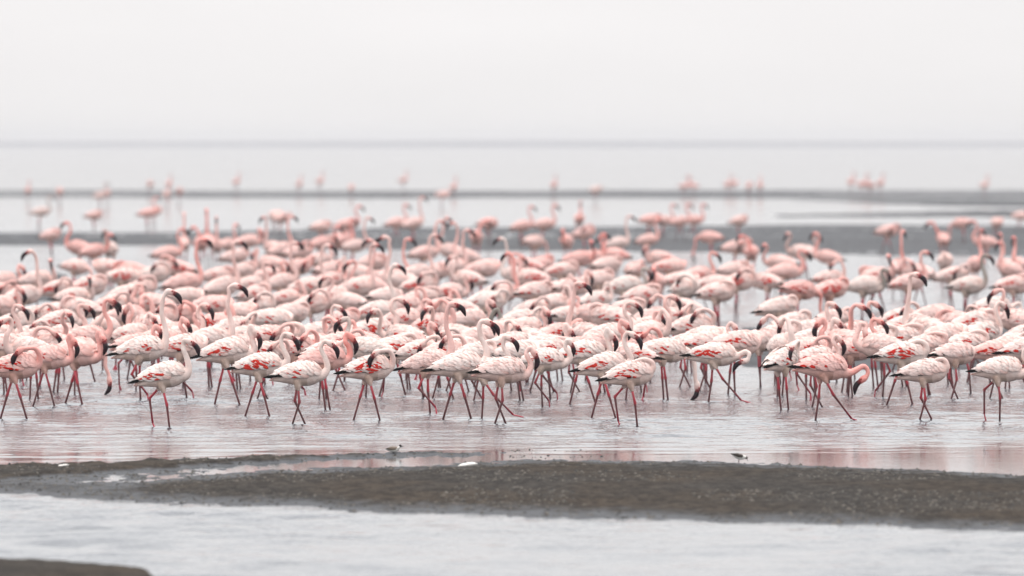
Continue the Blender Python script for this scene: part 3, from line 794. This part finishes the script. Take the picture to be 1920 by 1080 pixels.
# ------------------------------------------------------------------ the flock as surveyed from the photograph
# x, y of the trunk in the 1920x1080 picture | neck | legs | heading | pink | red on wing | grey | label
CAT = """
30 690|P|b|R|.75|2|0|pink flamingo preening its red wing at the left edge, front row
86 672|L|a|R|.85|1|0|pink flamingo with bill drooping on its breast, behind the preening one at left edge
142 668|L|a|-35|.8|0|0|pink flamingo turned towards us with bill pointing down, third from left in front
152 652|D|g|R|.6|0|0|pink flamingo reaching its neck down to the water, left part of front row
264 662|U|f|R|.15|1|0|white flamingo with tall upright neck above the small grey-banded one
315 703|S|c|R|.05|2|0|small white flamingo stepping with raised red foot, nearest of the left group
392 641|U|a|R|.2|1|0|tall pale flamingo with its head highest behind the red-patched walkers
430 668|L|b|R|.1|2|0|cream flamingo striding with red streaks, bill low, behind the boldly red-winged walker
487 686|S|b|R|.08|3|0|cream flamingo with large bright red wing patch, walking, tail near the striding cream one
560 698|S|e|R|.08|1|0|white flamingo with crossed legs in front of the deep pink one
612 676|L|a|R|1.0|0|0|deep pink flamingo half hidden behind the white one with crossed legs
692 692|P|b|R|.25|3|0|flamingo bending its neck back to preen a large red wing, front row
806 682|U|f|R|.45|0|0|pale pink flamingo with upright pink neck lifting one red foot, front row
862 690|V|b|R|.15|0|0|white flamingo overlapped by the red-winged one at centre front
912 690|S|d|R|.15|2|0|white flamingo with ragged red wing band and lifted red foot, centre front
938 697|L|e|R|.35|0|0|flamingo with low curved neck at centre front, breast ahead of the red-banded one
1018 671|L|f|R|.08|1|0|cream flamingo with folded neck lifting a bright red foot, right of centre front
1100 632|H|a|L|.35|0|0|big pale pink flamingo looking back with tall neck, centre of flock
1097 667|L|a|R|.05|2|0|white flamingo with orange wing spot and arched neck, behind the nearest headless-looking one
1136 688|S|b|R|.15|2|0|white flamingo with red dashes along wing, between two others right of centre
1190 700|T|c|R|.15|2|0|nearest white flamingo with hidden head and red foot touching water, right of centre
1246 660|D|a|R|.1|1|0|pale flamingo dipping its bill into the water, right of centre
1216 618|S|a|R|.45|0|0|pink flamingo with drooping dark bill above the dipping one
1226 596|B|a|R|.4|0|0|flamingo looking backward with arched pink neck, above the dipping one
1175 580|T|a|R|.3|2|0|flamingo with neck laid along its back and black wingtip, middle of flock
1338 664|R|d|R|.1|3|0|white flamingo with blood red wing nibbling its breast, stepping forward
1322 645|L|a|R|.4|1|0|pale flamingo directly behind the blood red winged one
1424 640|B|a|-25|.3|2|0|flamingo with head turned back over an orange wing patch, right group
1466 655|B|g|-70|.1|0|0|cream flamingo facing us with dark bill turned back, right group
1470 676|P|a|50|.05|1|0|ruffled white flamingo seen from behind with black tail tips
1465 583|T|a|R|.15|0|0|white flamingo with hidden head in front of the deep pink bent one
1490 606|T|a|R|.2|0|0|smooth pale flamingo resting head on back, behind ruffled one
1496 551|D|a|R|.95|2|0|deep pink flamingo bent low with dark belly, right of centre
1347 558|T|a|R|.25|1|0|lone round flamingo with hidden head standing in open water, right of centre
1508 628|S|a|R|.3|0|0|flamingo with short S neck and maroon bill, right group
1586 648|L|a|L|.75|0|0|pink flamingo facing left with dark bill, in the tight right group
1602 655|S|g|R|.7|1|0|pink flamingo with black bill over the bowing one, right group
1532 672|L|e|R|.35|2|0|flamingo mostly hidden behind the bowing pink one
1541 692|F|d|R|.8|1|0|rosy pink flamingo bowing its looped neck forward, nearest of right group
1692 668|T|b|R|.05|3|0|cream flamingo with bright red underwing and black wingtip, right side
1736 692|T|a|R|.2|0|0|plain pale flamingo with head hidden, standing nearest at right
1738 626|H|a|L|.2|0|0|white flamingo with tall thin neck and looking right, right side
1602 628|S|a|R|.5|0|0|flamingo with large maroon bill at the top of the right group
1690 596|P|a|R|.3|3|0|flamingo preening a raised red and black wing, right side
1696 618|T|a|R|.2|2|0|flamingo with red spots behind the tall thin necked one
1795 612|T|a|L|.6|0|0|rosy round flamingo resting beside the dark mud, right side
1832 616|T|a|R|.3|2|0|flamingo with orange red ruffled wing, right side
1816 650|T|a|R|.25|1|0|large pale flamingo standing before the dark mud patch, right side
1896 645|T|a|R|.2|1|0|white flamingo with red flecks at the right edge
1872 692|L|c|R|.1|0|0|white flamingo with black tail lifting a red foot at the right edge
1862 578|R|a|R|.1|1|0|cream flamingo curling its head to its breast, upper right
1905 610|S|a|L|.4|1|0|flamingo facing left with drooping dark bill at right edge
1750 598|T|a|R|.5|0|0|
25 610|P|a|R|.15|3|0|
45 562|H|a|R|.2|0|0|
105 586|T|a|R|.15|2|0|
116 608|L|a|R|.2|1|0|
70 641|V|a|R|.65|1|0|
160 634|V|a|R|.7|0|0|
122 630|S|a|R|.4|0|0|
200 616|S|a|-115|.25|0|0|
236 602|O|a|R|.6|0|0|
286 572|O|a|L|.55|1|0|
300 642|L|a|R|.65|0|0|
288 624|L|a|L|.5|0|0|
250 630|L|a|R|.3|1|0|
8 650|T|a|R|.45|1|0|
498 638|P|a|R|.45|1|0|
590 628|S|a|R|.15|0|0|
502 604|T|a|R|.15|1|0|
490 579|P|a|R|.25|3|0|
352 598|P|a|-60|.75|2|0|
402 611|O|a|-40|.7|2|0|
740 655|T|a|25|.15|3|0|
690 656|S|a|L|.05|0|.35|
97 443|T|a|R|.45|0|0|
147 471|V|a|L|1.0|0|0|
177 476|V|a|R|.95|0|0|
207 474|S|a|-100|.1|0|.5|
246 514|U|a|L|.75|0|0|
140 503|D|a|R|.3|0|0|
112 546|P|a|R|.25|3|0|
170 546|T|a|R|.35|1|0|
229 526|T|a|R|.3|3|0|
264 543|P|a|R|.4|1|0|
2 530|L|a|R|.6|0|0|
315 479|V|a|R|.65|0|0|
345 462|U|a|85|.5|0|0|
376 463|V|a|-70|.85|0|0|
390 458|U|a|95|.8|0|0|
407 464|U|a|-90|.55|0|0|
426 459|V|a|50|.45|0|0|
444 484|T|a|R|.35|0|0|
468 458|L|a|R|.55|0|0|
514 471|U|a|-130|.3|0|0|
530 474|U|a|40|.45|0|0|
346 541|U|a|R|.7|0|0|
332 511|P|a|L|.45|3|0|
420 547|U|a|R|.35|0|0|
508 500|L|a|L|.4|0|0|
482 557|U|a|R|.4|0|0|
468 536|S|a|R|.35|0|0|
530 534|U|a|R|.4|0|0|
596 491|V|a|R|.3|0|0|
576 546|U|a|R|.2|1|0|
586 576|P|a|R|.35|3|0|
560 482|P|a|R|.45|0|0|
606 460|V|a|R|.65|0|0|
634 455|T|a|R|.55|0|0|
601 430|T|a|R|.4|0|0|
663 464|U|a|R|.2|0|0|
650 425|V|a|R|.7|0|0|
640 456|V|a|30|.75|0|0|
745 422|V|a|R|.6|0|0|
777 425|U|a|R|.35|0|0|
794 481|U|a|R|.35|1|0|
846 478|H|a|L|.3|0|0|
872 486|U|a|L|.35|0|0|
893 452|L|a|-90|.65|0|0|
917 424|T|a|R|.8|0|0|
780 520|U|a|R|.3|0|0|
848 507|U|a|R|.35|0|0|
966 520|U|a|L|.1|0|0|
714 530|U|a|L|.5|0|0|
668 547|U|a|R|.3|0|0|
754 537|U|a|L|.25|0|0|
734 519|U|a|R|.5|0|0|
692 541|S|a|L|.6|0|0|
706 588|U|a|R|.12|1|0|
790 541|P|a|R|.3|3|0|
846 552|U|a|R|.3|3|0|
945 552|H|a|R|.75|0|0|
912 573|T|a|R|.08|0|0|
958 622|O|a|L|.1|0|.95|
976 600|T|a|R|.15|0|0|
812 618|B|a|R|.6|2|0|
696 628|S|a|R|.2|2|0|
822 643|P|a|R|.15|3|0|
898 641|T|a|R|.5|0|0|
984 623|L|a|R|.45|0|0|
1002 584|P|a|R|.15|1|0|
1040 573|O|a|R|.25|0|0|
1112 592|O|a|L|.5|0|0|
1020 648|L|a|R|.15|0|0|
1202 648|P|a|R|.9|1|0|
981 428|V|a|R|.6|0|0|
1003 460|D|a|35|.3|0|0|
1020 426|V|a|R|.5|0|0|
1062 456|L|a|-100|.75|0|0|
1086 416|V|a|-80|.95|0|0|
1098 441|P|a|R|.6|0|0|
1084 493|S|a|R|.8|0|0|
1154 481|S|a|L|.8|0|0|
1112 484|V|a|R|.75|0|0|
1136 506|T|a|R|.2|0|0|
1158 458|U|a|R|.1|0|0|
1216 452|V|a|R|.55|0|0|
1218 418|T|a|R|.85|0|0|
1245 416|V|a|R|.6|0|0|
1277 418|V|a|R|.65|0|0|
986 506|P|a|L|.55|1|0|
1016 502|T|a|R|.6|0|0|
996 531|O|a|L|.4|3|0|
1056 516|T|a|R|.2|1|0|
1066 546|L|a|R|.35|0|0|
1120 535|T|a|R|.4|0|0|
1176 546|L|a|R|.05|1|.55|
1230 536|L|a|-100|.7|0|0|
1240 488|L|a|L|.4|2|.2|
1255 509|T|a|R|.4|2|0|
1275 534|T|a|R|.3|1|0|
1285 550|P|a|-60|.1|1|0|
1300 416|V|a|R|.65|0|0|
1388 416|T|a|R|.45|0|0|
1328 448|D|a|L|.7|0|0|
1382 471|T|a|R|.5|0|0|
1409 481|V|a|-80|.75|0|0|
1312 524|S|a|R|.7|2|0|
1375 513|T|a|R|.35|0|0|
1465 496|L|a|L|.45|0|0|
1502 481|S|a|L|.1|0|.15|
1510 476|S|a|25|.1|0|.2|
1551 484|V|a|L|.65|0|0|
1386 536|P|a|R|.4|2|0|
1438 533|L|a|L|.4|3|0|
1470 516|S|a|R|.6|0|0|
1553 523|B|a|R|.35|0|0|
1562 550|T|a|R|.7|2|0|
1665 439|T|a|R|.5|0|0|
1768 453|V|a|100|.75|0|0|
1805 421|D|a|L|.65|0|0|
1868 421|T|a|-80|.35|0|0|
1848 456|V|a|L|.6|0|0|
1912 406|T|a|R|.4|0|0|
1830 499|U|a|-70|.6|0|0|
1886 501|U|a|-115|.5|0|0|
1894 512|V|a|-130|.45|0|0|
1908 506|V|a|-110|.55|0|0|
1640 521|U|a|L|.7|0|0|
1648 526|S|a|R|.5|0|0|
1684 506|U|a|70|.6|0|0|
1622 544|L|a|R|.05|0|.9|
1706 535|V|a|R|.6|0|0|
1722 516|P|a|L|.4|2|0|
1772 498|T|a|-90|.1|0|.1|
1814 541|V|a|R|.05|1|.85|
1902 542|T|a|R|.45|1|0|
1790 521|P|a|R|.2|1|0|
60 598|T|a|R|.3|1|0|
150 588|T|a|L|.4|0|0|
212 574|P|a|R|.35|1|0|
330 626|L|a|R|.7|0|0|
440 622|T|a|R|.25|1|0|
542 590|T|a|R|.3|0|0|
642 602|T|a|R|.55|1|0|
652 566|S|a|L|.4|0|0|
760 577|O|a|R|.5|0|0|
622 560|T|a|R|.35|1|0|
880 602|L|a|R|.4|0|0|
862 586|T|a|L|.3|1|0|
930 560|P|a|R|.25|1|0|
1062 592|T|a|R|.15|0|0|
1142 604|T|a|L|.3|1|0|
1262 602|T|a|R|.25|0|0|
1284 641|T|a|R|.15|1|0|
1300 620|P|a|R|.3|1|0|
1380 652|T|a|R|.4|1|0|
1562 600|T|a|R|.4|0|0|
1640 642|T|a|R|.2|1|0|
1776 636|T|a|R|.35|0|0|
1850 602|T|a|L|.3|1|0|
540 562|O|a|R|.45|0|0|
396 577|T|a|R|.55|0|0|
452 592|T|a|-50|.5|0|0|
1000 556|T|a|R|.3|0|0|
1032 546|L|a|R|.35|0|0|
1206 562|T|a|R|.3|1|0|
302 600|P|a|R|.5|1|0|
722 562|T|a|R|.3|0|0|
822 582|O|a|R|.55|0|0|
560 508|T|a|R|.5|0|0|
820 512|T|a|-60|.4|0|0|
700 500|T|a|R|.45|0|0|
1190 512|T|a|60|.4|0|0|
1340 538|T|a|R|.35|0|0|
410 520|T|a|R|.5|0|0|
620 515|T|a|R|.35|0|0|
52 358|V|a|70|.8|0|0|
112 362|T|a|-80|.5|0|0|
190 368|V|a|R|.3|0|.5|
201 364|T|a|80|.7|0|0|
76 401|V|a|R|.1|0|.6|
176 406|T|a|R|.5|0|0|
276 402|V|a|R|.8|0|0|
288 399|T|a|R|.6|0|0|
281 348|T|a|60|.6|0|0|
316 346|V|a|-70|.85|0|0|
312 366|V|a|60|.5|0|0|
336 360|T|a|-60|.5|0|0|
443 342|V|a|60|.7|0|0|
561 346|V|a|-70|.7|0|0|
599 342|V|a|-60|.7|0|0|
659 352|T|a|80|.6|0|0|
757 339|V|a|R|.7|0|0|
851 351|V|a|60|.8|0|0|
830 368|T|a|R|.5|0|0|
1038 350|V|a|-70|.8|0|0|
1118 359|T|a|R|.15|0|.1|
1282 350|V|a|R|.7|0|0|
1298 349|V|a|L|.7|0|0|
1364 347|V|a|40|.75|0|0|
1376 346|T|a|R|.7|0|0|
1405 350|T|a|60|.7|0|0|
1425 350|V|a|80|.9|0|0|
1596 343|V|a|60|.75|0|0|
1618 348|V|a|R|.8|0|0|
1630 350|T|a|L|.7|0|0|
1651 346|V|a|-60|.7|0|0|
1846 348|V|a|50|.6|0|0|
515 410|T|a|-60|.4|0|0|
528 412|T|a|R|.5|0|0|
""".strip().splitlines()

POSE_TXT = {'U': 'with neck held high', 'V': 'with raised neck', 'S': 'with S-shaped neck', 'L': 'with bill low', 'D': 'bending down',
            'F': 'bowing', 'P': 'preening its wing', 'B': 'looking backward', 'T': 'with head hidden', 'R': 'nibbling its breast',
            'H': 'with backward head', 'O': 'with neck hooped over', 'Q': 'nuzzling its flank', 'N': 'with tucked head', 'W': 'with sideways head'}
ORD = ['first', 'second', 'third', 'fourth', 'fifth', 'sixth', 'seventh', 'eighth', 'ninth', 'tenth', 'eleventh', 'twelfth', 'thirteenth', 'fourteenth',
       'fifteenth', 'sixteenth', 'seventeenth', 'eighteenth', 'nineteenth', 'twentieth']
birds = []
for ln in CAT:
    a = ln.split('|')
    x, y = map(float, a[0].split())
    hd = {'R': 0.0, 'L': 180.0}.get(a[3])
    tilted = hd is None
    if hd is None:
        hd = float(a[3])
    birds.append(dict(x=x, y=y, neck=a[1], legs=a[2], hd=hd, pink=float(a[4]), red=int(a[5]), grey=float(a[6]), label=a[7], given=a[3]))

rf = random.Random(21)
for b in birds:
    if not b['label'] and b['y'] > 480 and b['grey'] == 0:
        b['red'] = min(3, b['red'] + rf.choice((0, 0, 1, 1)))
for b in birds:                                     # not every resting or preening bird holds its head the same way
    if not b['label']:
        if b['neck'] == 'T' and rf.random() < .45: b['neck'] = rf.choice('NQN')
        elif b['neck'] == 'P' and rf.random() < .35: b['neck'] = 'Q'
        elif b['neck'] == 'U' and b['y'] > 480 and rf.random() < .28: b['neck'] = rf.choice('LOPNT')
        elif b['neck'] in 'SLV' and b['y'] > 440 and rf.random() < .22: b['neck'] = 'W'
# birds half hidden in the thick of the flock, set into the widest gaps
for k in range(68):
    best = None
    for t in range(140):
        x = rf.uniform(-10, 1930); y = rf.uniform(505, 625) if k < 18 else rf.uniform(630, 662)
        if x > 1330 and y < 606: continue
        if y > 618 and (150 < x < 240 or 1225 < x < 1305): continue
        if x > 1330 and x < 1440 and y > 560: continue
        if y < 530 and (x < 200 or x > 1250): continue
        sc = (y - HOR) / 1.86
        d = min(math.hypot((x - q['x']) / sc / .42, (y - q['y']) / sc / .12) for q in birds)
        if best is None or d > best[0]: best = (d, x, y)
    d, x, y = best
    birds.append(dict(x=x, y=y, neck=rf.choice('TTNNQPOLSLW'), legs='a', hd=rf.choice((0, 0, 0, 180)) + rf.uniform(-20, 20), pink=rf.choice((.15, .25, .35, .5, .65)), red=rf.choice((0, 0, 1, 1, 2)), grey=0.0, label='', given='R'))

def facing_txt(h):
    h = (h + 180) % 360 - 180
    if abs(h) <= 30: return 'facing right'
    if abs(h) >= 150: return 'facing left'
    return 'facing away' if h > 0 else 'facing us'
def colour_txt(b):
    if b['grey'] > .45: return 'grey-necked'
    if b['grey'] > .05: return 'greyish cream'
    if b['pink'] > .62: return 'deep pink'
    if b['pink'] > .32: return 'pink'
    return 'pale'
def band_txt(y):
    if y < 385: return 'on the farthest flats'
    if y < 450: return 'along the far mudflat'
    if y < 500: return 'at back of flock'
    if y < 560: return 'in flock\'s rear half'
    if y < 615: return 'in middle of flock'
    return 'close behind the front row'
grp = {}
for b in birds:
    if not b['label']:
        b['key'] = (colour_txt(b), POSE_TXT[b['neck']], facing_txt(b['hd']), band_txt(b['y']))
        grp.setdefault(b['key'], []).append(b)
for k, L in grp.items():
    L.sort(key=lambda q: q['x'])
    for i, b in enumerate(L):
        b['label'] = '%s flamingo %s, %s, %s' % k if len(L) == 1 else '%s flamingo %s, %s, %s from left %s' % (k[0], k[1], k[2], ORD[i], k[3])

build_water()

def child(name, me, parent, color):
    o = bpy.data.objects.new(name, me)
    o.parent = parent
    o.color = color
    return link(o)

leg_cycle = ['a', 'g', 'b', 'e', 'a', 'c', 'a', 'f']
rb = random.Random(11)
for i, b in enumerate(birds):
    s = (b['y'] - HOR) / (HCAM - .42)
    Y = FPX / s
    X = (b['x'] - 960.0) / s
    front = b['y'] > 560
    legs = b['legs']
    if legs == 'a':
        legs = leg_cycle[rb.randrange(8)] if front else ('a', 'g', 'b')[rb.randrange(3)]
    jit = 13 if b['y'] > 640 else 32
    hd = b['hd'] + (rb.uniform(-jit, jit) if b['given'] in 'RL' else rb.uniform(-8, 8))
    h = (hd + 180) % 360 - 180
    yside = -1 if abs(h) < 90 else 1                   # a bent neck comes round on the open side
    if b['neck'] not in ('P', 'B', 'T', 'R', 'Q', 'N', 'W'):
        yside = 1
    body, bill, eyes, pitch = proto(b['neck'], legs, yside)
    sc = rb.uniform(.93, 1.05) * (1.0 if b['y'] > 640 else (1.04 if b['y'] > 560 else 1.08))
    color = (min(1, max(0, b['pink'] + (.20 if b['y'] < 520 else (.05 if b['y'] < 610 else .02)) + rb.uniform(-.05, .08))), b['grey'], rb.uniform(0, .45), 1)
    o = bpy.data.objects.new('flamingo', body)
    o.location = (X, Y, 0)
    o.rotation_euler = (0, math.radians(rb.uniform(-4, 4)), math.radians(hd))
    o.scale = (sc * rb.uniform(.96, 1.03), sc * rb.uniform(.97, 1.08), sc * rb.uniform(.98, 1.03))
    o.color = color
    o['label'] = b['label']; o['category'] = 'flamingo'; o['group'] = 'flock of flamingos wading in the shallows'
    link(o)
    child('bill', bill, o, color)
    if b['y'] > 470:
        for e_ in eyes:
            child('eye', e_, o, color)
    for side in (1, -1):
        wm_, rm_, fm_ = wings(b['red'], pitch, side, i % 4)
        w = child('wing', wm_, o, color)
        if rm_ is not None:
            child('red_coverts', rm_, w, color)
        child('flight_feathers', fm_, w, color)

# ------------------------------------------------------------------ small things on the mud bank
def wader(px, py, size, hd, headdown, back, label):
    X, Y = ground_at(px, py)
    B = MB()
    wht = (.72, .70, .66, 0); bk = back + (0,); dk = (.02, .018, .018, 0)
    xs = [-.075, -.05, -.02, .015, .045, .062]
    hh = [.006, .017, .028, .031, .022, .010]
    tilt = .25 if headdown else -.05
    cols = []
    B.tube([Vector((x, 0, .062 - x * tilt)) for x in xs], [h * .85 for h in hh], [wht] * 6, 14, hh)
    for i, v in enumerate(B.v):
        if v.z > .066 - v.x * tilt:
            B.c[i] = bk
    hp = Vector((.075, 0, .050)) if headdown else Vector((.072, 0, .098))
    B.tube([Vector((.04, 0, .062)), (Vector((.04, 0, .066)) + hp) / 2, hp], [.020, .014, .014], [wht] * 3, 10)
    ax = (Vector((1, 0, 0)), Vector((0, 1, 0)), Vector((0, 0, 1)))
    B.ball(hp, ax, (.018, .015, .016), bk if headdown else dk, 10, 8)
    bd = Vector((.45, 0, -.9)).normalized() if headdown else Vector((1, 0, -.1)).normalized()
    for s_ in (1, -1):
        B.tube([Vector((.0, .010 * s_, .045)), Vector((-.006, .010 * s_, .022)), Vector((.0, .010 * s_, -.01))], [.0035, .0025, .0025], [dk] * 3, 6)
    o = link(bpy.data.objects.new('wading_bird', B.mesh('wading_bird', [PLUME2])))
    o.location = (X, Y, .006 if headdown else -.006)
    o.rotation_euler = (0, 0, math.radians(hd)); o.scale = (size,) * 3
    o['label'] = label; o['category'] = 'bird'; o['group'] = 'small waders on the mud bank'
    K = MB()
    K.tube([hp + bd * .012, hp + bd * .03, hp + bd * .045], [.004, .003, .001], [dk] * 3, 6)
    child('bill', K.mesh('bill', [HORN]), o, (0, 0, 0, 1))
    for s_ in (1, -1):
        F = MB()
        F.tube([Vector((.03, .022 * s_, .068 - .03 * tilt)), Vector((-.02, .026 * s_, .074 + .02 * tilt)), Vector((-.085, .010 * s_, .070 + .085 * tilt))], [.006, .008, .002], [bk, bk, dk], 8, [.014, .020, .004])
        child('wing', F.mesh('wing', [PLUME2]), o, (0, 0, 0, 1))

PLUME2 = mat_vcol('wader_plumage', 0.8, 0.2)
wader(1386, 869, .68, 8, True, (.06, .05, .042), 'small dark-backed wader pecking at the edge of the mud bank')
wader(738, 852, .68, -10, False, (.20, .16, .125), 'small brown-backed wader with black head on the narrow mud spit')

def loose_feather(px, py, L, Wd, H, hd, z, label):
    X, Y = ground_at(px, py)
    B = MB()
    n = 8
    xs = [(-.5 + i / (n - 1)) * L for i in range(n)]
    wd = [Wd * q for q in (.10, .45, .8, 1, 1, .85, .5, .08)]
    B.tube([Vector((x, 0, H * .5 + .25 * H * math.sin(3 * x / L))) for x in xs], wd, [(.82, .80, .76, 0)] * n, 10, [H * q for q in (.1, .4, .5, .5, .5, .45, .3, .1)])
    o = link(bpy.data.objects.new('white_feather', B.mesh('white_feather', [PLUME2])))
    o.location = (X, Y, z); o.rotation_euler = (0, 0, math.radians(hd))
    o['label'] = label; o['category'] = 'feather'; o['group'] = 'white feathers lying on the mud'
loose_feather(877, 878, .135, .03, .034, -4, .006, 'large white feather lying by the puddle at the middle of the mud bank')
loose_feather(118, 882, .085, .02, .016, 10, .026, 'small white feather on the narrow mud spit, left end')

# ------------------------------------------------------------------ the hazy air over the lake
def build_haze():
    m = bpy.data.materials.new('haze_air'); m.use_nodes = True
    t = m.node_tree
    for n in list(t.nodes):
        t.nodes.remove(n)
    o_ = t.nodes.new('ShaderNodeOutputMaterial')
    v = t.nodes.new('ShaderNodeVolumePrincipled')
    v.inputs['Color'].default_value = (0.66, 0.66, 0.675, 1)
    v.inputs['Density'].default_value = 0.00018
    v.inputs['Anisotropy'].default_value = 0.0
    t.links.new(v.outputs[0], o_.inputs['Volume'])
    x0, x1, y0, y1, z0, z1 = -1500, 1500, -60, 5400, -1.4, 6.0
    vv = [(x, y, z) for z in (z0, z1) for y in (y0, y1) for x in (x0, x1)]
    ff = [(0, 2, 3, 1), (4, 5, 7, 6), (0, 1, 5, 4), (2, 6, 7, 3), (0, 4, 6, 2), (1, 3, 7, 5)]
    me = bpy.data.meshes.new('haze'); me.from_pydata(vv, [], ff); me.materials.append(m)
    o = link(bpy.data.objects.new('haze', me)); o['kind'] = 'stuff'
    o['label'] = 'pale haze in the air over the lake'; o['category'] = 'haze'
build_haze()
S.cycles.volume_bounces = 2
